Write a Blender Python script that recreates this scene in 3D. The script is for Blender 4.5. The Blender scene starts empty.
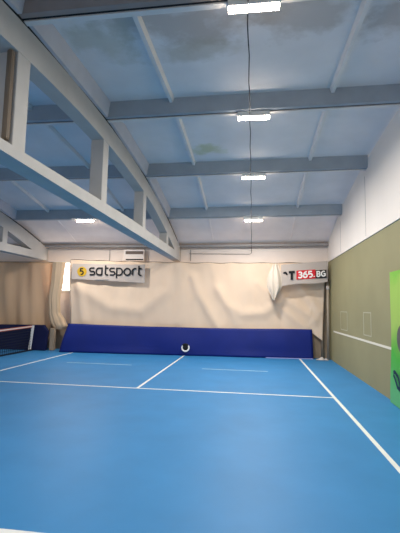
import bpy, bmesh, math, random
from mathutils import Vector, Matrix
random.seed(4)
SC = bpy.context.scene
COL = SC.collection
SC.view_settings.view_transform = 'Standard'
SC.view_settings.look = 'None'
SC.view_settings.exposure = 0.0

# ------------------------------------------------------------------ materials
def lin(c):
    return tuple(((v / 255) / 12.92 if v / 255 <= 0.04045 else ((v / 255 + 0.055) / 1.055) ** 2.4) for v in c) + (1,)

def mat(name, rgb, rough=0.7, var=0.0, scale=3.0, metal=0.0, emit=0.0, emit_rgb=None, bump=0.0, bscale=20.0, spec=0.3,
        stain=None, stain_scale=0.8, stain_lo=0.55, stain_hi=0.75, stretch=(1, 1, 1), transmit=0.0, alpha=1.0):
    m = bpy.data.materials.new(name); m.use_nodes = True
    nt = m.node_tree; b = nt.nodes['Principled BSDF']
    base = lin(rgb)
    b.inputs['Base Color'].default_value = base
    b.inputs['Roughness'].default_value = rough
    b.inputs['Metallic'].default_value = metal
    b.inputs['Specular IOR Level'].default_value = spec
    if alpha < 1: b.inputs['Alpha'].default_value = alpha
    if emit:
        b.inputs['Emission Color'].default_value = lin(emit_rgb or rgb)
        b.inputs['Emission Strength'].default_value = emit
    co = nt.nodes.new('ShaderNodeTexCoord')
    mp = nt.nodes.new('ShaderNodeMapping'); mp.inputs['Scale'].default_value = stretch
    nt.links.new(co.outputs['Object'], mp.inputs['Vector'])
    out = None
    if var:
        n = nt.nodes.new('ShaderNodeTexNoise'); n.inputs['Scale'].default_value = scale; n.inputs['Detail'].default_value = 5
        nt.links.new(mp.outputs['Vector'], n.inputs['Vector'])
        r = nt.nodes.new('ShaderNodeValToRGB')
        r.color_ramp.elements[0].position = 0.3; r.color_ramp.elements[1].position = 0.7
        r.color_ramp.elements[0].color = tuple(max(0, c * (1 - var)) for c in base[:3]) + (1,)
        r.color_ramp.elements[1].color = tuple(min(1, c * (1 + var)) for c in base[:3]) + (1,)
        nt.links.new(n.outputs['Fac'], r.inputs['Fac']); out = r.outputs['Color']
    if stain:
        n2 = nt.nodes.new('ShaderNodeTexNoise'); n2.inputs['Scale'].default_value = stain_scale; n2.inputs['Detail'].default_value = 6
        n2.inputs['Roughness'].default_value = 0.6
        nt.links.new(mp.outputs['Vector'], n2.inputs['Vector'])
        r2 = nt.nodes.new('ShaderNodeMapRange')
        r2.inputs['From Min'].default_value = stain_lo; r2.inputs['From Max'].default_value = stain_hi
        nt.links.new(n2.outputs['Fac'], r2.inputs['Value'])
        mx = nt.nodes.new('ShaderNodeMix'); mx.data_type = 'RGBA'
        nt.links.new(r2.outputs['Result'], mx.inputs[0])
        if out: nt.links.new(out, mx.inputs[6])
        else: mx.inputs[6].default_value = base
        mx.inputs[7].default_value = lin(stain); out = mx.outputs[2]
    if out: nt.links.new(out, b.inputs['Base Color'])
    if bump:
        n3 = nt.nodes.new('ShaderNodeTexNoise'); n3.inputs['Scale'].default_value = bscale; n3.inputs['Detail'].default_value = 4
        nt.links.new(mp.outputs['Vector'], n3.inputs['Vector'])
        bp = nt.nodes.new('ShaderNodeBump'); bp.inputs['Strength'].default_value = bump; bp.inputs['Distance'].default_value = 0.02
        nt.links.new(n3.outputs['Fac'], bp.inputs['Height']); nt.links.new(bp.outputs['Normal'], b.inputs['Normal'])
    return m

M = {}
M['floor'] = mat('blue court surface', (54, 128, 184), 0.5, 0.06, 1.3, bump=0.05, bscale=60, spec=0.25)
M['line'] = mat('white court paint', (226, 228, 226), 0.6, 0.05, 6)
M['faint'] = mat('worn pale paint', (150, 185, 208), 0.6, 0.05, 6)
M['deck'] = mat('ceiling whitewash', (222, 219, 220), 0.9, 0.05, 1.5)
M['decklit'] = mat('ceiling whitewash lit warm', (252, 236, 228), 0.9, 0.04, 2.0)  # same whitewash; brighter warm light on the last bay put into the colour
M['rib'] = mat('rib shaded face', (156, 164, 172), 0.9, 0.06, 3)  # shade on the camera-facing ribs, put into a darker colour
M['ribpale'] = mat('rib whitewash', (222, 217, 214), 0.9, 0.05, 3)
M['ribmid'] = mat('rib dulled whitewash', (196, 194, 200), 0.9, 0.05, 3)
M['beamshade'] = mat('near beam shaded face', (150, 138, 134), 0.9, 0.06, 3)  # nearest beam's unlit face, its shade put into the colour
M['truss'] = mat('painted concrete', (184, 180, 176), 0.85, 0.05, 2.5, bump=0.06)
M['wallw'] = mat('white wall paint', (232, 222, 216), 0.85, 0.03, 2)
M['wallupper'] = mat('white wall boards', (232, 224, 216), 0.8, 0.03, 1.2, stretch=(1, 1, .15))
M['wallg'] = mat('olive wall paint', (146, 140, 106), 0.75, 0.04, 1.2, bump=0.04)
M['dark'] = mat('dark crack', (34, 34, 38), 0.9)
M['wallline'] = mat('cream wall paint', (226, 220, 205), 0.7)
M['walloutline'] = mat('faded cream paint', (178, 172, 148), 0.7)
M['curtain'] = mat('beige curtain cloth', (242, 222, 200), 0.85, 0.03, 1.2, spec=0.15)
M['curtaintan'] = mat('tan curtain cloth', (232, 200, 166), 0.9, 0.06, 1.5, stretch=(2, 1, .3), spec=0.1)
M['bunch'] = mat('gathered curtain cloth', (214, 188, 158), 0.9, 0.05, 3, stretch=(2, 2, .3), spec=0.1)
M['mat'] = mat('blue vinyl padding', (12, 34, 116), 0.6, 0.08, 1.5, spec=0.3)
M['matnavy'] = mat('navy vinyl padding', (14, 22, 66), 0.6, 0.08, 2, spec=0.25)
M['hem'] = mat('pale lilac hem', (128, 134, 190), 0.7)
M['lamp'] = mat('lit lamp cover', (255, 248, 235), 0.5, emit=60.0, emit_rgb=(255, 236, 214))
M['housing'] = mat('white lamp housing', (220, 220, 216), 0.5)
M['cable'] = mat('black cable', (28, 30, 38), 0.7)
M['grey'] = mat('grey conduit', (150, 148, 148), 0.6)
M['sign'] = mat('silver grey banner cloth', (182, 171, 164), 0.7, 0.03, 2)
M['signpale'] = mat('pale banner cloth', (208, 196, 182), 0.75, 0.03, 3)
M['ink'] = mat('black print', (24, 24, 28), 0.6)
M['gold'] = mat('yellow print', (200, 160, 44), 0.6)
M['red'] = mat('red print', (206, 28, 44), 0.6)
M['white'] = mat('white print', (240, 238, 236), 0.6)
M['acw'] = mat('white plastic', (230, 221, 216), 0.4)
M['window'] = mat('bright window pane', (255, 255, 255), 0.3, emit=4.0, emit_rgb=(255, 252, 246))
M['frame'] = mat('white window frame', (225, 225, 222), 0.5)
M['pipe'] = mat('grey brown metal', (150, 138, 122), 0.45, 0.06, 4, spec=0.5)
M['brown'] = mat('dull brown pipe', (112, 98, 84), 0.6, 0.1, 5, stretch=(4, 4, .4))
M['column'] = mat('grey brown plaster', (164, 146, 126), 0.85, 0.08, 4)
M['rag'] = mat('pale rag cloth', (196, 190, 184), 0.9, 0.1, 8)
M['netcord'] = mat('dark net cord', (24, 30, 44), 0.8)
M['tape'] = mat('white net tape', (222, 212, 204), 0.8)
M['tapered'] = mat('dull red net tape edge', (176, 98, 84), 0.8)
M['ban'] = mat('lime banner print', (150, 190, 76), 0.6, 0.05, 2)
M['banlow'] = mat('green banner print', (64, 160, 66), 0.6, 0.12, 3)
M['banball'] = mat('grey print', (92, 88, 86), 0.6, 0.15, 6)
M['banink'] = mat('navy print', (22, 40, 66), 0.6)

def damp(m, spots):
    nt = m.node_tree; b = nt.nodes['Principled BSDF']
    cur = b.inputs['Base Color'].links[0].from_socket
    co = nt.nodes.new('ShaderNodeTexCoord'); nz = nt.nodes.new('ShaderNodeTexNoise')
    nz.inputs['Scale'].default_value = 1.8; nz.inputs['Detail'].default_value = 6; nz.inputs['Roughness'].default_value = .6
    nt.links.new(co.outputs['Object'], nz.inputs['Vector'])
    for (x, y, rx, ry, rgb, amt) in spots:
        mp = nt.nodes.new('ShaderNodeMapping'); mp.vector_type = 'POINT'
        mp.inputs['Location'].default_value = (-x/rx, -y/ry, 0); mp.inputs['Scale'].default_value = (1/rx, 1/ry, 0)
        nt.links.new(co.outputs['Object'], mp.inputs['Vector'])
        ln = nt.nodes.new('ShaderNodeVectorMath'); ln.operation = 'LENGTH'; nt.links.new(mp.outputs[0], ln.inputs[0])
        ad = nt.nodes.new('ShaderNodeMath'); ad.operation = 'MULTIPLY_ADD'; ad.inputs[1].default_value = 2.6
        nt.links.new(nz.outputs['Fac'], ad.inputs[0]); nt.links.new(ln.outputs['Value'], ad.inputs[2])
        mr = nt.nodes.new('ShaderNodeMapRange'); mr.inputs['From Min'].default_value = 2.35; mr.inputs['From Max'].default_value = 1.75
        mr.inputs['To Max'].default_value = amt
        nt.links.new(ad.outputs[0], mr.inputs['Value'])
        mx = nt.nodes.new('ShaderNodeMix'); mx.data_type = 'RGBA'; mx.inputs[7].default_value = lin(rgb)
        nt.links.new(mr.outputs[0], mx.inputs[0]); nt.links.new(cur, mx.inputs[6]); cur = mx.outputs[2]
    nt.links.new(cur, b.inputs['Base Color'])
damp(M['deck'], [(.6, 5.0, .9, .5, (168, 158, 150), .6), (-.95, 4.9, 1.3, .6, (168, 152, 140), .6), (-1.1, 9.1, .5, .3, (190, 192, 156), .8),
                 (1.9, 5.1, .6, .6, (160, 150, 144), .6), (-.9, 5.6, .8, .3, (176, 168, 152), .5), (-2.2, 5.2, .6, .5, (186, 184, 172), .6)])

# lime banner: lime above, green below, blended on the surface
def banner_mat():
    m = M['ban']; nt = m.node_tree; b = nt.nodes['Principled BSDF']
    co = nt.nodes.new('ShaderNodeTexCoord'); sp = nt.nodes.new('ShaderNodeSeparateXYZ')
    nz = nt.nodes.new('ShaderNodeTexNoise'); nz.inputs['Scale'].default_value = 2.5
    ad = nt.nodes.new('ShaderNodeMath'); ad.operation = 'MULTIPLY_ADD'; ad.inputs[1].default_value = 0.5
    nt.links.new(co.outputs['Object'], sp.inputs[0]); nt.links.new(co.outputs['Object'], nz.inputs['Vector'])
    nt.links.new(nz.outputs['Fac'], ad.inputs[0]); nt.links.new(sp.outputs['Z'], ad.inputs[2])
    r = nt.nodes.new('ShaderNodeValToRGB'); e = r.color_ramp.elements
    mr = nt.nodes.new('ShaderNodeMapRange'); mr.inputs['From Max'].default_value = 2.8
    nt.links.new(ad.outputs[0], mr.inputs['Value']); nt.links.new(mr.outputs[0], r.inputs['Fac'])
    e[0].position = 0.0; e[0].color = lin((96, 176, 120))
    e[1].position = 1.0; e[1].color = lin((120, 182, 62))
    x = e.new(0.2); x.color = lin((92, 172, 110))
    x = e.new(0.42); x.color = lin((70, 168, 56))
    x = e.new(0.62); x.color = lin((160, 192, 92))
    x = e.new(0.9); x.color = lin((152, 190, 84))
    nt.links.new(r.outputs['Color'], b.inputs['Base Color'])
banner_mat()

for k in ('curtain', 'curtaintan'):
    nt = M[k].node_tree; b = nt.nodes['Principled BSDF']; o = nt.nodes['Material Output']
    tr = nt.nodes.new('ShaderNodeBsdfTranslucent'); mx = nt.nodes.new('ShaderNodeMixShader'); mx.inputs[0].default_value = .25
    nt.links.new(b.inputs['Base Color'].links[0].from_socket, tr.inputs['Color'])
    nt.links.new(b.outputs[0], mx.inputs[1]); nt.links.new(tr.outputs[0], mx.inputs[2]); nt.links.new(mx.outputs[0], o.inputs['Surface'])

# ------------------------------------------------------------------ mesh helpers
class MB:
    def __init__(s): s.b = bmesh.new(); s.mi = 0
    def face(s, vs):
        try:
            f = s.b.faces.new(vs); f.material_index = s.mi; return f
        except ValueError: return None
    def box(s, x0, x1, y0, y1, z0, z1):
        v = [s.b.verts.new(p) for p in ((x0,y0,z0),(x1,y0,z0),(x1,y1,z0),(x0,y1,z0),(x0,y0,z1),(x1,y0,z1),(x1,y1,z1),(x0,y1,z1))]
        for q in ((0,3,2,1),(4,5,6,7),(0,1,5,4),(1,2,6,5),(2,3,7,6),(3,0,4,7)): s.face([v[i] for i in q])
        return s
    def hexa(s, pts):
        v = [s.b.verts.new(p) for p in pts]
        for q in ((0,3,2,1),(4,5,6,7),(0,1,5,4),(1,2,6,5),(2,3,7,6),(3,0,4,7)): s.face([v[i] for i in q])
        return s
    def prism_yz(s, poly, x0, x1):
        a = [s.b.verts.new((x0, y, z)) for y, z in poly]; c = [s.b.verts.new((x1, y, z)) for y, z in poly]
        s.face(a[::-1]); s.face(c); n = len(poly)
        for i in range(n): s.face([a[i], a[(i+1) % n], c[(i+1) % n], c[i]])
        return s
    def prism_xz(s, poly, y0, y1):
        a = [s.b.verts.new((x, y0, z)) for x, z in poly]; c = [s.b.verts.new((x, y1, z)) for x, z in poly]
        s.face(a); s.face(c[::-1]); n = len(poly)
        for i in range(n): s.face([a[i], c[i], c[(i+1) % n], a[(i+1) % n]])
        return s
    def tube(s, pts, r, n=8, caps=True):
        pts = [Vector(p) for p in pts]; rings = []
        for i, p in enumerate(pts):
            d = (pts[min(i+1, len(pts)-1)] - pts[max(i-1, 0)]).normalized()
            u = d.cross(Vector((0, 0, 1)))
            if u.length < 1e-3: u = d.cross(Vector((0, 1, 0)))
            u.normalize(); w = d.cross(u)
            rr = r[i] if isinstance(r, (list, tuple)) else r
            rings.append([s.b.verts.new(p + u*rr*math.cos(2*math.pi*k/n) + w*rr*math.sin(2*math.pi*k/n)) for k in range(n)])
        for a, c in zip(rings, rings[1:]):
            for k in range(n): s.face([a[k], a[(k+1) % n], c[(k+1) % n], c[k]])
        if caps: s.face(rings[0][::-1]); s.face(rings[-1])
        return s
    def grid(s, fn, nu, nv):
        g = [[s.b.verts.new(fn(i/nu, j/nv)) for j in range(nv+1)] for i in range(nu+1)]
        for i in range(nu):
            for j in range(nv): s.face([g[i][j], g[i+1][j], g[i+1][j+1], g[i][j+1]])
        return s
    def disc(s, c, r, ax, n=32, sx=1.0):
        c = Vector(c); u, w = ax
        s.face([s.b.verts.new(c + Vector(u)*r*sx*math.cos(2*math.pi*k/n) + Vector(w)*r*math.sin(2*math.pi*k/n)) for k in range(n)])
        return s
    def torus(s, c, R, r, u, w, n=32, k=10):
        c, u, w = Vector(c), Vector(u), Vector(w); d = u.cross(w); rings = []
        for i in range(n):
            a = 2*math.pi*i/n; e = u*math.cos(a) + w*math.sin(a)
            rings.append([s.b.verts.new(c + e*(R + r*math.cos(2*math.pi*j/k)) + d*r*math.sin(2*math.pi*j/k)) for j in range(k)])
        for i in range(n):
            A, B = rings[i], rings[(i+1) % n]
            for j in range(k): s.face([A[j], B[j], B[(j+1) % k], A[(j+1) % k]])
        return s
    def build(s, name, mats, parent=None, smooth=False, bevel=0.0, solid=0.0):
        bmesh.ops.recalc_face_normals(s.b, faces=s.b.faces)
        me = bpy.data.meshes.new(name); s.b.to_mesh(me); s.b.free()
        for m in (mats if isinstance(mats, (list, tuple)) else [mats]): me.materials.append(m)
        o = bpy.data.objects.new(name, me); COL.objects.link(o)
        if smooth:
            for p in me.polygons: p.use_smooth = True
        if solid:
            q = o.modifiers.new('solid', 'SOLIDIFY'); q.thickness = solid; q.offset = 0
        if bevel:
            q = o.modifiers.new('bevel', 'BEVEL'); q.width = bevel; q.segments = 2; q.limit_method = 'ANGLE'
        if parent:
            o.parent = parent
            o.matrix_parent_inverse = Matrix.Translation(parent.location).inverted()
        return o

def struct(o): o['kind'] = 'structure'; return o
def tag(o, label, cat, group=None):
    o['label'] = label; o['category'] = cat
    if group: o['group'] = group
    return o
def empty(name, loc, label, cat, group=None):
    o = bpy.data.objects.new(name, None); COL.objects.link(o); o.location = loc; o.empty_display_size = .1
    return tag(o, label, cat, group)

# ------------------------------------------------------------------ layout constants
W = 2.757                 # right wall
T1, T2 = -2.85, -8.40     # inner faces of the two roof trusses
TW = 0.26                 # truss thickness
YB = 15.30                # far wall
JOINTS = [-1.45, 1.40, 4.25, 7.10, 9.95, 12.80]
def roof(y): return 5.375 - 0.0177 * (y - 6.6) ** 2
DK = 0.29                 # slab soffit above rib bottoms
S = 1.604; YS = 8.62; YBASE = YS - 5.485

# ------------------------------------------------------------------ floor
floor = struct(MB().box(-16, W + .02, -4, YB + .3, -.1, 0).build('floor', M['floor']))
def court_line(x0, x1, y0, y1, m, z=.004):
    return MB().box(x0, x1, y0, y1, .0005, z).build('court_line', m, floor)
court_line(S + .015, S + .078, YBASE, 14.9, M['line'])
court_line(S - 4.125, S - 4.07, YS, 14.55, M['line'])
court_line(S - 8.26, S - 8.20, YBASE, 14.25, M['line'])
court_line(S - 8.2, S + .01, YS - .028, YS + .028, M['line'], .0035)
court_line(S - 8.2, S + .01, YBASE - .11, YBASE, M['line'], .0035)
court_line(-5.68, -3.62, 11.79, 11.86, M['faint'])
court_line(-1.46, .42, 11.64, 11.71, M['faint'])

# ------------------------------------------------------------------ walls
far = struct(MB().box(-16, W + .3, YB, YB + .2, 0, 5.2).build('wall_far', M['wallw']))
right = struct(MB().box(W, W + .25, -4, YB, 0, 3.56).build('wall_right', M['wallg']))
b = MB()
poly = [(-4, 3.545)] + [(YB, 3.535)] + [(y, roof(y) + DK - .02) for y in [YB - .02 - i * .5 for i in range(39)]]
b.prism_yz(poly, W - .025, W + .25)
b.build('upper_panel', M['wallupper'], right)
for y in (10.12, 7.1, 13.0, 4.2):
    MB().box(W - .029, W - .02, y - .008, y + .008, 3.6, roof(y) - .05).build('panel_seam', M['grey'], right)
MB().box(W - .006, W - .0005, 4.0, 14.42, 1.005, 1.055).build('wall_line', M['wallline'], right)
def wall_outline(y0, y1, z0, z1, t):
    b = MB()
    b.box(W-.005, W-.0005, y0, y1, z0, z0+t).box(W-.005, W-.0005, y0, y1, z1-t, z1)
    b.box(W-.005, W-.0005, y0, y0+t*1.6, z0+t, z1-t).box(W-.005, W-.0005, y1-t*1.6, y1, z0+t, z1-t)
    return b.build('wall_outline', M['walloutline'], right)
wall_outline(9.92, 10.60, 1.16, 1.74, .026)
wall_outline(12.35, 13.27, 1.16, 1.73, .022)

# window in the far wall, seen through the gap between curtains
wf = struct(MB().box(-8.35, -7.0, YB - .05, YB - .001, 2.28, 3.5).build('window_1', M['frame']))
MB().box(-8.28, -7.07, YB - .062, YB - .051, 2.35, 3.43).build('pane', M['window'], wf)

# ------------------------------------------------------------------ ceiling
BAYS = [(T1 - TW/2, W + .02), (T2 + TW/2, T1 - TW/2), (-15.0, T2 + TW/2)]
ys = JOINTS + [15.45]
b = MB()
for bi, (xa, xb) in enumerate(BAYS):
    for i in range(len(ys) - 1):
        y0, y1 = ys[i], ys[i+1]
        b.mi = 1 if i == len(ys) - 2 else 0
        za, zb = roof(y0) + DK, roof(y1) + (DK if y1 < 15 else .10)
        b.hexa([(xa,y0,za),(xb,y0,za),(xb,y1,zb),(xa,y1,zb),(xa,y0,za+.08),(xb,y0,za+.08),(xb,y1,zb+.08),(xa,y1,zb+.08)])
b.mi = 0
b.hexa([(-15,-4,roof(-4)+DK),(W,-4,roof(-4)+DK),(W,-1.45,roof(-1.45)+DK),(-15,-1.45,roof(-1.45)+DK),
        (-15,-4,roof(-4)+DK+.08),(W,-4,roof(-4)+DK+.08),(W,-1.45,roof(-1.45)+DK+.08),(-15,-1.45,roof(-1.45)+DK+.08)])
ceil = struct(b.build('ceiling', [M['deck'], M['decklit']]))
BX = [(T1 - .07, W - .026), (T2 + .01, T1 - TW + .07), (-14.9, T2 - TW + .06)]
for (xa, xb) in BX:
    for y in JOINTS[1:]:
        z = roof(y); b = MB()
        for s in (-1, 1):
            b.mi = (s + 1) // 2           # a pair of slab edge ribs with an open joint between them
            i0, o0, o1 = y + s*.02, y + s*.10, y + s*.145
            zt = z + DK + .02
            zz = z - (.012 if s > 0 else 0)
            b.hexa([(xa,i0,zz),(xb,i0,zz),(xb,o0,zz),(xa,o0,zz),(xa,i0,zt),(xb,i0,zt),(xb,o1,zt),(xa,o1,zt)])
        b.build('beam', [M['beamshade'] if y < 5 else M['rib'], M['ribpale']], ceil)
        MB().box(xa, xb, y - .019, y + .019, z + .006, z + .27).build('joint', M['dark'], ceil)
    z = roof(15.05)
    MB().box(xa, xb, 15.0, 15.2, z - .05, z + .03).build('beam', M['grey'], ceil)
    w = xb - xa
    for y0, y1 in zip(JOINTS[1:], JOINTS[2:] + [15.0]):
        y0, y1 = y0 + .11, y1 - .11
        for fx in ((xa + 1.37, xb - 1.36) if xa > -4 else (xa + w * .25, xa + w * .75)):
            za, zb = roof(y0) + DK + .01, roof(y1) + (DK + .01 if y1 < 14 else .17)
            b = MB(); t, d = .03, (.10 if y1 < 14 else .06)
            za2 = za - d; zb2 = zb - d
            b.hexa([(fx-t,y0,za2),(fx+t,y0,za2),(fx+t,y1,zb2),(fx-t,y1,zb2),(fx-t*2,y0,za),(fx+t*2,y0,za),(fx+t*2,y1,zb),(fx-t*2,y1,zb)])
            b.build('rib', M['decklit'] if y1 > 13 else M['ribpale'], ceil)
        # end ribs over the trusses
        for ex, sgn in (((xa, 1), (xb, -1)) if xb < 0 else ((xa, 1),)):
            if y1 > 14: continue
            e0, e1, e2 = ex, ex + sgn*.13, ex + sgn*.19
            za, zb = roof(y0), roof(y1)
            b = MB()
            b.hexa([(e0,y0,za),(e1,y0,za),(e1,y1,zb),(e0,y1,zb),(e0,y0,za+DK+.01),(e2,y0,za+DK+.01),(e2,y1,zb+DK+.01),(e0,y1,zb+DK+.01)])
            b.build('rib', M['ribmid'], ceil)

for xf in (T1, T2):
    b = MB(); q = [-1.4 + .5*i for i in range(33)]
    for y0, y1 in zip(q, q[1:]):
        b.hexa([(xf-.05,y0,roof(y0)-.029),(xf+.003,y0,roof(y0)-.029),(xf+.003,y1,roof(y1)-.029),(xf-.05,y1,roof(y1)-.029),
                (xf-.05,y0,roof(y0)+.012),(xf+.003,y0,roof(y0)+.012),(xf+.003,y1,roof(y1)+.012),(xf-.05,y1,roof(y1)+.012)])
    b.build('joint', M['dark'], ceil)

# ------------------------------------------------------------------ roof trusses
def truss(xf, label):
    t = empty('roof_truss', (xf - TW/2, 6.6, 3.52), label, 'roof truss', 'concrete roof trusses')
    x0, x1 = xf - TW, xf
    yy = [-3.0 + i * .475 for i in range(38)]; yy = [y for y in yy if y < 14.6] + [14.6, 15.28]
    top = [(y, roof(y) - .03) for y in yy]
    def under(y):
        th = .40 + .03*max(0, y - 10.5)
        return max(roof(y) - .03 - th * math.sqrt(1 + (0.0354*(y-6.6))**2), 3.70)
    low = [(y, under(y)) for y in yy]
    b = MB()
    for i in range(len(yy) - 1):
        (ya, za), (yb, zb) = low[i], low[i+1]; zc, zd = top[i][1], top[i+1][1]
        b.hexa([(x0,ya,za),(x1,ya,za),(x1,yb,zb),(x0,yb,zb),(x0,ya,zc),(x1,ya,zc),(x1,yb,zd),(x0,yb,zd)])
    bmesh.ops.remove_doubles(b.b, verts=b.b.verts, dist=.001)
    b.build('top_chord', M['truss'], t)
    MB().prism_yz([(-3, 3.50), (15.28, 3.545), (15.28, 3.83), (9, 3.80), (4, 3.65), (-3, 3.62)], x0 - .04, x1 + .006).build('bottom_chord', M['truss'], t)
    for y in (-1.4, 1.4, 4.36, 7.16, 9.99, 12.87 if xf > -4 else 12.4):
        MB().box(x0, x1 - .004, y - .14, y + .13, 3.6, under(y) + .06).build('post', M['truss'], t, bevel=.012)
    return t
t1 = truss(T1, 'large pale bowed concrete roof truss with upright posts running over the blue court')
t2 = truss(T2, 'far left bowed concrete roof truss meeting the end wall, partly seen at left edge')
# dull pipe fixed to the near face of the nearest post
b = MB(); b.box(T1 - .105, T1 - .025, 4.13, 4.212, 3.70, 4.83)
tag(b.build('down_pipe', M['brown'], bevel=.03), 'dull brown square pipe fixed upright on nearest post of truss at left edge', 'pipe')

# ------------------------------------------------------------------ ceiling lights
def make_lamp(x, y, z, label, w=.57):
    t = empty('ceiling_light', (x, y, z), label, 'ceiling light', 'lit tube ceiling lights')
    MB().box(x - w/2 - .01, x + w/2 + .01, y - .045, y + .045, z - .03, z + .07).build('housing', M['housing'], t, bevel=.008)
    b = MB(); n = 10
    prof = [(.045*math.cos(math.pi*k/n), -.03 - .05*math.sin(math.pi*k/n)) for k in range(n+1)]
    a = [b.b.verts.new((x - w/2, y + p, z + q)) for p, q in prof]; c = [b.b.verts.new((x + w/2, y + p, z + q)) for p, q in prof]
    for i in range(n): b.face([a[i], a[i+1], c[i+1], c[i]])
    b.face(a); b.face(c); b.face([a[0], c[0], c[-1], a[-1]])
    b.build('diffuser', M['lamp'], t, smooth=False)
    return t
for y, lab in ((4.25, 'largest lit tube ceiling light, nearest the camera at top edge of photo'),
               (7.10, 'second lit tube ceiling light from the camera, on the beam below the largest'),
               (9.95, 'third lit tube ceiling light from the camera along the central cable'),
               (12.8, 'farthest and smallest lit tube ceiling light on the central cable near the end wall')):
    make_lamp(-.02, y, roof(y) - .045, lab)
make_lamp(-5.75, 12.8, roof(12.8) - .012, 'small lit tube ceiling light beyond the truss on the left')

# power cable linking the central lights
pts = []
for y0, y1 in zip(JOINTS[1:], JOINTS[2:] + [14.95]):
    for k in range(8):
        u = k / 8; y = y0 + (y1 - y0) * u
        pts.append((-.09 + .008*math.sin(y*5), y, roof(y0)*(1-u) + roof(y1)*u - .03 + .05*math.sin(math.pi*u)))
pts += [(-.09, 14.95, roof(15.05) - .125), (-.09, 15.22, roof(15.05) - .125), (-.09, 15.27, roof(15.05) - .16), (-.09, 15.275, 3.87), (-.16, 15.275, 3.83), (-2.5, 15.275, 3.84)]
tag(MB().tube(pts, .008, 6).build('power_cable', M['cable']), 'thin dark cable running from light to light along the ceiling', 'cable')
tag(MB().tube([(-2.45, 15.27, 4.0), (-2.45, 15.27, 3.55)], .014, 6).build('wall_conduit', M['grey']), 'short grey upright conduit on white end wall by the truss end', 'conduit')
tag(MB().tube([(-5.75, 15.27, 4.0), (-5.75, 15.27, 3.5)], .012, 6).build('wall_conduit', M['grey']), 'short grey upright conduit on white end wall left of the air conditioner', 'conduit')

# ------------------------------------------------------------------ air conditioner
ac = empty('air_conditioner', (-4.68, 15.2, 3.52), 'white wall air conditioner with dark slots on the end wall above the left banner', 'air conditioner')
MB().box(-5.10, -4.26, 15.06, 15.295, 3.52, 3.98).build('casing', M['acw'], ac, bevel=.02)
MB().box(-5.02, -4.30, 15.05, 15.062, 3.79, 3.91).build('air_grille', mat('grey brown grille', (112, 98, 92), .7), ac)
MB().box(-5.0, -4.30, 15.05, 15.062, 3.555, 3.60).build('air_outlet', M['dark'], ac)

for o in [ceil] + list(ceil.children) + [t1]:
    if o.type != 'MESH': continue
    for v in o.data.vertices:
        if v.co.x > T1 - .2: v.co.z += .012 * (v.co.x - T1)
# ------------------------------------------------------------------ curtains
def yc(x): return 14.93 + .055 * x + .02
RIDGES = [  # swags: polyline in (x, z), amplitude, width
    ([(-2.3, 2.9), (-2.0, 2.2), (-1.3, 1.05)], .07, .14),
    ([(-1.3, 2.4), (-.9, 1.85), (-.45, 1.55), (.4, 1.62), (1.0, 2.1)], .06, .16),
    ([(-6.6, 2.4), (-5.4, 1.7), (-4.2, 1.6), (-3.2, 2.4), (-2.9, 3.3)], .055, .2),
    ([(-2.75, 3.4), (-2.7, 2.4), (-2.8, 1.2)], .06, .16),
    ([(-3.5, 3.3), (-3.3, 2.2), (-3.4, 1.2)], .035, .2),
    ([(.6, 3.3), (1.1, 2.2), (2.2, 1.4)], .06, .15),
    ([(.2, 2.7), (.9, 1.9), (1.9, 1.1)], .05, .13),
    ([(1.7, 2.7), (2.0, 2.2), (2.4, 1.7)], .06, .12),
    ([(-.2, 3.3), (-.1, 2.5), (.3, 2.1)], .03, .2),
    ([(-6.9, 3.2), (-6.6, 2.2), (-6.4, 1.2)], .05, .14),
    ([(-1.6, 3.4), (-1.4, 2.6), (-.6, 1.2)], .03, .12),
]
def seg_d(p, a, c):
    ax, az = a; cx, cz = c; dx, dz = cx-ax, cz-az
    t = max(0, min(1, ((p[0]-ax)*dx + (p[1]-az)*dz) / (dx*dx + dz*dz)))
    return math.hypot(p[0]-ax-t*dx, p[1]-az-t*dz)
def swag(x, z):
    h = 0
    for pl, a, w in RIDGES:
        d = min(seg_d((x, z), p, q) for p, q in zip(pl, pl[1:]))
        h += 1.1 * a * math.exp(-(d/w/1.25)**2)
    return h
def main_curtain(u, v):
    z0 = .35
    if u > .965: z0 = .35 + (0.55 if u < .985 else .65) * 0
    top = 3.43 + .07*abs(2*u-1)**2 + .012*math.sin(u*60)
    xl = -7.04 + .10*(1-v) + .05*math.sin(v*6); xr = 2.62 - .15*(1-v)
    x = xl + (xr - xl)*u
    zb = z0 if u < .95 else z0 + .60*min(1, (u-.95)/.008) - .30*max(0, (u-.958)/.042)
    z = zb + (top - zb)*v
    y = yc(x) - swag(x, z) + .012*math.sin(x*7 + 1.5*math.sin(z*1.2)) * (.4+.6*v) + .005*math.sin(x*13 + z)
    if u > .93: y -= .1*((u-.93)/.07)**2 * (1-v)
    return (x, y, z)
mc = empty('curtain', (-2.2, 14.8, .35), 'wide beige cloth curtain hung in swags across the end of the court', 'curtain')
MB().grid(main_curtain, 220, 70).build('cloth', M['curtain'], mc, smooth=True, solid=.004)
wire = [main_curtain(i/60, 1.0) for i in range(61)]
MB().tube([(x, yc(x) - .0, z + .008) for x, y, z in wire], .012, 6).build('top_wire', M['brown'], mc)

def left_curtain(u, v):
    x = -13.2 + (-7.93 + 13.2)*u
    z = .3 + (3.43 + .01*math.sin(u*40) - .3)*v
    f = .06*math.sin(x*5.2 + .5*math.sin(z)) + .03*math.sin(x*11.3 + 1.2*z) + .05*math.sin((x + .5*z)*3.1)
    return (x, 15.0 - .05 + f*(.5 + .5*(1-v) + .3), z)
lc = empty('curtain', (-10.5, 15.0, .3), 'tan pleated cloth curtain at left edge hanging behind the navy padding', 'curtain')
MB().grid(left_curtain, 160, 30).build('cloth', M['curtaintan'], lc, smooth=True, solid=.004)
MB().tube([(-13.2, 14.95, 3.445), (-7.93, 14.95, 3.445)], .012, 6).build('top_wire', M['brown'], lc)

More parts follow.
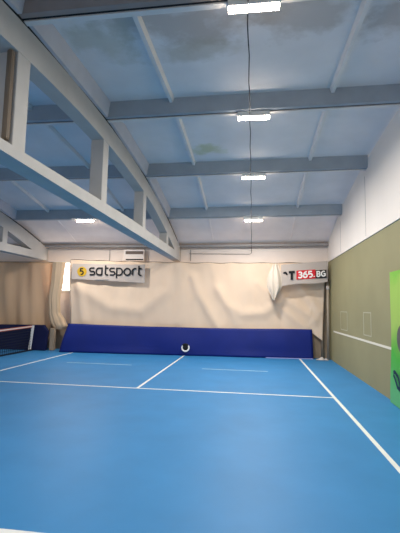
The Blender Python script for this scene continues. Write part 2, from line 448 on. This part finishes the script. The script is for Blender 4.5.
def bunch(u, v):
    a = 2*math.pi*u; z = .80 + (3.43 - .80)*v
    keys = [(0, -7.50, .14), (.05, -7.48, .27), (.12, -7.58, .27), (.25, -7.72, .20), (.45, -7.76, .20), (.75, -7.68, .21), (1, -7.64, .22)]
    for (a0, c0, r0), (a1, c1, r1) in zip(keys, keys[1:]):
        if a0 <= v <= a1:
            t = (v-a0)/(a1-a0); t = t*t*(3-2*t); cx = c0+(c1-c0)*t; rx = r0+(r1-r0)*t; break
    rx *= 1.12; cx -= .03; f = 1 + .07*math.sin(7*a + 2*v) + .04*math.sin(13*a)
    return (cx + rx*math.cos(a)*f, 14.86 + rx*.45*math.sin(a)*f, z)
g = MB().grid(bunch, 72, 40); bmesh.ops.remove_doubles(g.b, verts=g.b.verts, dist=.0005)
bo = g.build('gathered_curtain', M['bunch'], None, smooth=True)
tag(bo, 'narrow gathered bundle of curtain cloth hanging in the gap left of the wide curtain', 'curtain')

col = MB().box(-7.78, -7.60, 14.62, 14.78, 0, .84); cs = col.build('stub_column', M['column'], bevel=.015)
tag(cs, 'grey brown upright stub below the gathered cloth between the two paddings', 'post')

# ------------------------------------------------------------------ paddings
def ym(x): return 14.80 + .074*x
def mat_sheet(u, v):
    z = .0 + (1.0 + .045*abs(2*u-1)**1.5)*v
    xl = -7.16 + .26*v; xr = 2.13 - .02*v
    x = xl + (xr-xl)*u
    y = ym(x) + .10*v - .05*math.sin(math.pi*v)*(.6 + .4*math.sin(x*1.7)) + .012*math.sin(x*3.1 + 3*v) - .05*max(0, 1-v*4)*(.5+.5*math.sin(x*1.15+1))
    return (x, y, z)
bm_ = empty('wall_padding', (-2.5, 14.6, 0), 'long bright blue vinyl padding standing along the foot of the wide beige curtain', 'wall padding')
b = MB()
b.grid(mat_sheet, 90, 14)
o = b.build('cover', M['mat'], bm_, smooth=True)
q = o.modifiers.new('solid', 'SOLIDIFY'); q.thickness = .05; q.offset = -1
MB().hexa([(.45, ym(.45)-.12, .001), (2.13, ym(2.13)-.12, .001), (2.13, ym(2.13)-.02, .001), (.45, ym(.45)-.02, .001),
           (.45, ym(.45)-.11, .03), (2.13, ym(2.13)-.11, .03), (2.13, ym(2.13)-.02, .03), (.45, ym(.45)-.02, .03)]).build('hem', M['hem'], bm_)
b = MB().prism_xz([(-13.2, 0), (-7.84, 0), (-7.78, .74), (-7.96, .97), (-13.2, .90)], 14.45, 14.60)
tag(b.build('wall_padding', M['matnavy'], bevel=.02), 'dark navy padding along the foot of the tan curtain behind the net', 'wall padding')

# black-centred white ring leaning on the padding
rx, rz = -2.44, .29; ry = ym(rx) - .13
r_ = empty('ring', (rx, ry, .06), 'small white ring with black centre at the foot of the blue padding', 'ring')
MB().torus((rx, ry, rz), .125, .03, (1, 0, 0), (0, .15, .989)).build('rim', M['white'], r_, smooth=True)
b = MB(); n = 28
b.grid(lambda u, v: (rx + .115*math.sin(v*math.pi/2)*math.cos(2*math.pi*u), ry - .04*math.cos(v*math.pi/2)+.01, rz + .125*math.sin(v*math.pi/2)*math.sin(2*math.pi*u) + .01), n, 8)
b.build('center', M['ink'], r_, smooth=True)
b = MB(); b.tube([(rx + .128*math.cos(a), ry - .008, rz + .128*math.sin(a)) for a in [math.radians(40 + 100*k/14) for k in range(15)]], .034, 8)
b.build('strap', M['ink'], r_, smooth=True)  # black arc covering the upper part of the rim

# ------------------------------------------------------------------ right corner: pipes and rag
p = empty('corner_pipe', (2.60, 14.95, 0), 'pale grey brown upright pipe with a joint in the right corner beside the curtain', 'pipe')
MB().tube([(2.66, 14.88, 0), (2.66, 14.88, 2.80)], .05, 12).build('pole', M['pipe'], p, smooth=True)
MB().tube([(2.66, 14.88, 2.50), (2.66, 14.88, 2.62)], .062, 12).build('collar', M['wallw'], p, smooth=True)
tag(MB().tube([(2.50, 15.20, 0), (2.50, 15.20, 3.0)], .055, 12).build('corner_pipe', M['column'], smooth=True), 'dark brown pipe behind the lower curtain corner, left of the pale corner pipe', 'pipe')
b = MB(); b.grid(lambda u, v: (2.2 + .42*u, 14.62 + .24*v*.7 + .02*math.sin(9*u), .012 + .07*math.sin(math.pi*u)*math.sin(math.pi*v)*(1+.5*math.sin(14*u+3*v))), 20, 10)
tag(b.build('rag', M['rag'], smooth=True, solid=.004), 'crumpled pale rag on the floor in the far right corner', 'rag')
# back panel behind pipes (bare brown wall foot)
MB().box(2.0, W - .002, YB - .02, YB - .001, 0, 2.9).build('foot_panel', M['column'], far)
MB().box(-8.4, -6.6, YB - .02, YB - .001, 0, 1.0).build('foot_panel', M['column'], far)

# ------------------------------------------------------------------ lettering: flat strokes in the XZ plane
def stroke(b, pts, w, place, y):
    # ribbon with mitred joints and square ends
    P = [Vector(p) for p in pts]; L, R = [], []
    for i, p in enumerate(P):
        d1 = (P[i] - P[i-1]).normalized() if i else None
        d2 = (P[i+1] - P[i]).normalized() if i < len(P)-1 else None
        d = ((d1 or d2) + (d2 or d1)).normalized(); nrm = Vector((-d.y, d.x))
        k = 1.0
        if d1 and d2: k = 1 / max(.5, nrm.dot(Vector((-d1.y, d1.x))))
        L.append(p + nrm*w/2*k); R.append(p - nrm*w/2*k)
    l = [b.b.verts.new(place(v.x, v.y, y)) for v in L]; r = [b.b.verts.new(place(v.x, v.y, y)) for v in R]
    for i in range(len(P)-1): b.face([l[i], l[i+1], r[i+1], r[i]])
def arc(cx, cy, rx, ry, a0, a1, n=12):
    return [(cx + rx*math.cos(math.radians(a0+(a1-a0)*k/n)), cy + ry*math.sin(math.radians(a0+(a1-a0)*k/n))) for k in range(n+1)]
GL = {  # strokes on a unit x-height, (strokes, advance)
 's': ([arc(.62,.80,.12,.20,0,90,4) and [(.66,1),(.28,1)] + arc(.28,.75,.24,.25,90,270,8)[1:] + [(.46,.5)] + arc(.46,.25,.24,.25,90,-90,8)[1:] + [(.06,0)]], .86),
 'a': ([[(.78,0),(.78,1),(.40,1)] + arc(.40,.5,.36,.5,90,270,12)[1:] + [(.78,0)]], 1.02),
 't': ([[(.22,1.42),(.22,.26)] + arc(.46,.26,.24,.26,180,270,5)[1:] + [(.60,0)], [(.22,1),(.60,1)]], .74),
 'p': ([[(.08,-.45),(.08,1),(.44,1)] + arc(.44,.5,.36,.5,90,-90,12)[1:] + [(.08,0)]], .98),
 'o': ([arc(.46,.5,.40,.5,0,360,24)], 1.04),
 'r': ([[(.10,0),(.10,.66)] + arc(.44,.66,.34,.34,180,90,6)[1:] + [(.58,1)]], .68),
 '5': ([[(.56,1),(.12,1),(.08,.56),(.34,.60)] + arc(.32,.30,.28,.30,80,-120,10)[1:]], .7),
 '3': ([arc(.30,.76,.26,.24,150,-90,9) + arc(.30,.26,.30,.27,90,-150,9)[1:]], .78),
 '6': ([[(.56,1)] + arc(.56,.32,.50,.68,95,180,6) + arc(.33,.30,.27,.30,180,540,18)[1:]], .78),
 '.': ([[(.08,.0),(.08,.14)]], .30),
 'B': ([[(.08,0),(.08,1),(.34,1)] + arc(.34,.76,.22,.24,90,-90,7)[1:] + [(.10,.52)], [(.30,.52)] + arc(.34,.26,.26,.26,90,-90,7) + [(.08,0)]], .80),
 'G': ([arc(.42,.5,.36,.5,50,300,14) + [(.72,.12),(.72,.48),(.42,.48)]], .9),
 'T': ([[(.0,.93),(.72,.93)], [(.36,.93),(.36,0)]], .84),
}
def write(b, text, x0, z0, h, wide, thick, place, y):
    x = x0
    for c in text:
        st, adv = GL[c]
        for s in st: stroke(b, [(x + px*h*wide, z0 + pz*h) for px, pz in s], thick, place, y)
        x += adv*h*wide
    return x

# left banner
sg = empty('banner', (-5.6, 14.55, 2.7), 'silver grey hanging banner with black satsport lettering and yellow disc', 'banner')
def ysl(x): return 14.40 + .055*(x + 7.0)
def place_l(x, z, d): return (x, ysl(x) - .012 - d, z)
def sheet_l(u, v):
    x = -6.90 + 2.83*u; zb = 2.745 - .11*u; zt = 3.33
    z = zb + (zt-zb)*v
    return (x, ysl(x) + .010*math.sin(x*4)*(1-v), z)
MB().grid(sheet_l, 40, 8).build('sheet', M['sign'], sg, smooth=True)
b = MB(); b.disc(place_l(-6.50, 3.03, .01), .185, ((1, .055, 0), (0, 0, 1))); b.build('yellow_disc', M['gold'], sg)
b = MB(); write(b, '5', -6.58, 2.92, .22, 1.0, .05, place_l, .016); b.build('numeral', M['ink'], sg)
b = MB(); xe = write(b, 'satsport', -6.21, 2.915, .255, 1.17, .058, place_l, .012); b.build('lettering', M['ink'], sg)
b = MB(); b.hexa([place_l(-5.95, 2.735, .012), place_l(-5.45, 2.725, .012), place_l(-5.45, 2.725, .008), place_l(-5.95, 2.735, .008),
        place_l(-5.95, 2.755, .012), place_l(-5.45, 2.745, .012), place_l(-5.45, 2.745, .008), place_l(-5.95, 2.755, .008)])
b.build('small_print', M['grey'], sg)

# right banner, tilted, its left end folded over and drooping
sr = empty('banner', (1.8, 14.6, 2.8), 'grey hanging banner with red 365 and black BG lettering in the right corner', 'banner')
YR = 14.60
def place_r(x, z, d): return (x, YR - .012 - d + .03*(x-2), z + .075*(x - 1.2))
def sheet_r(u, v):
    x = .98 + 1.63*u; zb = 2.62 + .02*math.sin(x*5); zt = 3.37
    z = zb + (zt-zb)*v + .075*(x - 1.2) + .03*u
    return (x, YR + .03*(x-2) + .012*math.sin(x*6+z*2)*(1-v), z)
MB().grid(sheet_r, 30, 10).build('sheet', M['sign'], sr, smooth=True)
def drape(u, v):   # folded end: wide at the top, gathered to a drooping point
    xl = .52 + .18*u; w = .52*(.25 + .75*math.sin(math.pi*(min(1, .18+.72*v)))) 
    zt = 3.36; zb = 2.08
    z = zb + (zt - zb)*v
    cx = .72 + .06*v
    if v < .35: w *= (.25 + .75*v/.35)
    x = cx + w*(u-.5)*(1 if v < .75 else 1 - .25*(v-.75)/.25)
    return (x, YR - .05 - .07*math.sin(math.pi*u)*(.4+.6*math.sin(math.pi*v)) + .025*math.sin(u*13 + v*3) - .02, z)
MB().grid(drape, 26, 24).build('folded_end', M['signpale'], sr, smooth=True)
b = MB(); write(b, 'T', 1.25, 2.80, .30, .98, .085, place_r, .010)
stroke(b, [(1.06, 3.07), (1.13, 3.07)] + arc(1.13, 2.99, .05, .08, 90, 0, 5), .06, place_r, .010)
b.build('lettering', M['ink'], sr)
def panel_r(x0, x1, z0, z1, d, m, name):
    b = MB(); b.face([b.b.verts.new(place_r(*q)) for q in ((x0,z0,d),(x1,z0,d),(x1,z1,d),(x0,z1,d))]); return b.build(name, m, sr)
panel_r(1.52, 2.185, 2.80, 3.12, .008, M['red'], 'red_panel')
panel_r(2.185, 2.57, 2.80, 3.09, .008, M['ink'], 'black_panel')
b = MB(); write(b, '365', 1.575, 2.86, .20, 1.15, .052, place_r, .014); b.build('white_numerals', M['white'], sr)
b = MB(); write(b, '.', 2.125, 2.86, .20, 1.0, .05, place_r, .014); write(b, 'BG', 2.225, 2.865, .175, 1.12, .045, place_r, .014); b.build('white_letters', M['white'], sr)

# lime banner on the right wall
lb = empty('banner', (W - .02, 7.4, 0), 'lime green printed banner hanging on the olive wall at right edge', 'banner')
XB = W - .03
MB().grid(lambda u, v: (XB - .012*math.sin(v*9 + u*5)*(1-v) - (.05*(1-v)**3), 8.47 - 2.4*u, .01 + 2.55*v), 20, 24).build('sheet', M['ban'], lb, smooth=True)
b = MB(); b.disc((XB - .07, 7.68, 1.27), .27, ((0, 1, 0), (0, 0, 1)), sx=1.0); b.build('grey_disc', M['banball'], lb)
def place_b(x, z, d): return (XB - .07 - d, 8.18 - x, z)
b = MB(); stroke(b, [(.0,.62),(.08,.64),(.24,.58),(.36,.42),(.30,.36),(.20,.38),(.08,.52),(.0,.58)], .07, place_b, .004); b.build('lettering', M['banink'], lb)

# ------------------------------------------------------------------ net of the next court, running away along the left
nt_ = empty('tennis_net', (-8.33, 11.5, 0), 'dark tennis net with pale tape and white end strap at left edge', 'net')
NX, N0, N1 = -8.35, 5.0, 14.30
def ntop(y): return .93 - .10*math.sin(math.pi*(N1-y)/(N1-N0))*0.8
b = MB()
y = N0
while y < N1:
    b.box(NX-.005, NX+.005, y-.005, y+.005, .03, ntop(y)); y += .11
for k in range(9):
    z = .05 + .098*k
    for j in range(10):
        ya, yb = N0+(N1-N0)*j/10, N0+(N1-N0)*(j+1)/10
        b.tube([(NX, ya, z*ntop(ya)/.93), (NX, yb, z*ntop(yb)/.93)], .006, 4)
b.build('mesh', M['netcord'], nt_)
def band(z0, z1, m, name, t=.02):
    b = MB()
    for j in range(20):
        ya, yb = N0+(N1-N0)*j/20, N0+(N1-N0)*(j+1)/20
        b.hexa([(NX-t,ya,ntop(ya)+z0),(NX+t,ya,ntop(ya)+z0),(NX+t,yb,ntop(yb)+z0),(NX-t,yb,ntop(yb)+z0),
                (NX-t,ya,ntop(ya)+z1),(NX+t,ya,ntop(ya)+z1),(NX+t,yb,ntop(yb)+z1),(NX-t,yb,ntop(yb)+z1)])
    return b.build(name, m, nt_)
band(-.035, .0, M['tape'], 'top_tape'); band(.0, .02, M['tapered'], 'tape_edge'); band(-.06, -.035, M['tapered'], 'tape_edge')
MB().hexa([(NX-.09, N1+.0, .02),(NX+.0, N1+.0, .02),(NX+.0, N1+.04, .02),(NX-.09, N1+.04, .02),
           (NX-.0, N1+.0, .95),(NX+.09, N1+.0, .95),(NX+.09, N1+.04, .95),(NX-.0, N1+.04, .95)]).build('end_strap', M['white'], nt_)
MB().box(NX-.03, NX+.03, N0, N1+.1, .002, .05).build('base_shade', M['netcord'], nt_)  # dark strip standing in for the shadow along the net's foot

# ------------------------------------------------------------------ light
w = bpy.data.worlds.new('World'); SC.world = w; w.use_nodes = True
w.node_tree.nodes['Background'].inputs[0].default_value = (1.0, .96, .92, 1)
w.node_tree.nodes['Background'].inputs[1].default_value = 0.75
def area(name, loc, rot, sx, sy, power, rgb=(1, .95, .88)):
    l = bpy.data.lights.new(name, 'AREA'); l.shape = 'RECTANGLE'; l.size = sx; l.size_y = sy; l.energy = power; l.color = rgb
    o = bpy.data.objects.new(name, l); COL.objects.link(o); o.location = loc; o.rotation_euler = rot; return o
for y, e in ((4.25, 95), (7.1, 110), (9.95, 130), (12.8, 128)):
    area('tube_light', (-.02, y, roof(y) - .15), (0, 0, 0), .55, .08, e)
area('tube_light', (-5.75, 12.8, roof(12.8) - .12), (0, 0, 0), .55, .08, 120)
for y in (1.4, -1.4):
    area('tube_light', (-.02, y, roof(y) - .12), (0, 0, 0), .55, .08, 42)
for y in (1.4,):
    area('tube_light', (-5.75, y, roof(y) - .12), (0, 0, 0), .55, .08, 110)
area('curtain_backlight', (-2.2, 15.22, 1.9), (math.radians(-90), 0, 0), 8.4, 2.4, 30, (1, .9, .78))  # added lamp, no window there; makes the wide curtain glow from behind

# ------------------------------------------------------------------ camera
F, YAW, PITCH, ROLL, H = 397.96, .1349, .0997, .0203, 1.8
cy, sy, cp, sp = math.cos(YAW), math.sin(YAW), math.cos(PITCH), math.sin(PITCH)
fw = Vector((-sy*cp, cy*cp, sp)); r = Vector((cy, sy, 0)); u = r.cross(fw)
r2 = math.cos(ROLL)*r + math.sin(ROLL)*u; u2 = -math.sin(ROLL)*r + math.cos(ROLL)*u
cam = bpy.data.cameras.new('camera'); co = bpy.data.objects.new('camera', cam); COL.objects.link(co)
co.matrix_world = Matrix(((r2.x, u2.x, -fw.x, 0), (r2.y, u2.y, -fw.y, 0), (r2.z, u2.z, -fw.z, H), (0, 0, 0, 1)))
cam.sensor_fit = 'VERTICAL'; cam.sensor_height = 36; cam.lens = F / 533 * 36
cam.clip_start = .05; cam.clip_end = 200
SC.camera = co
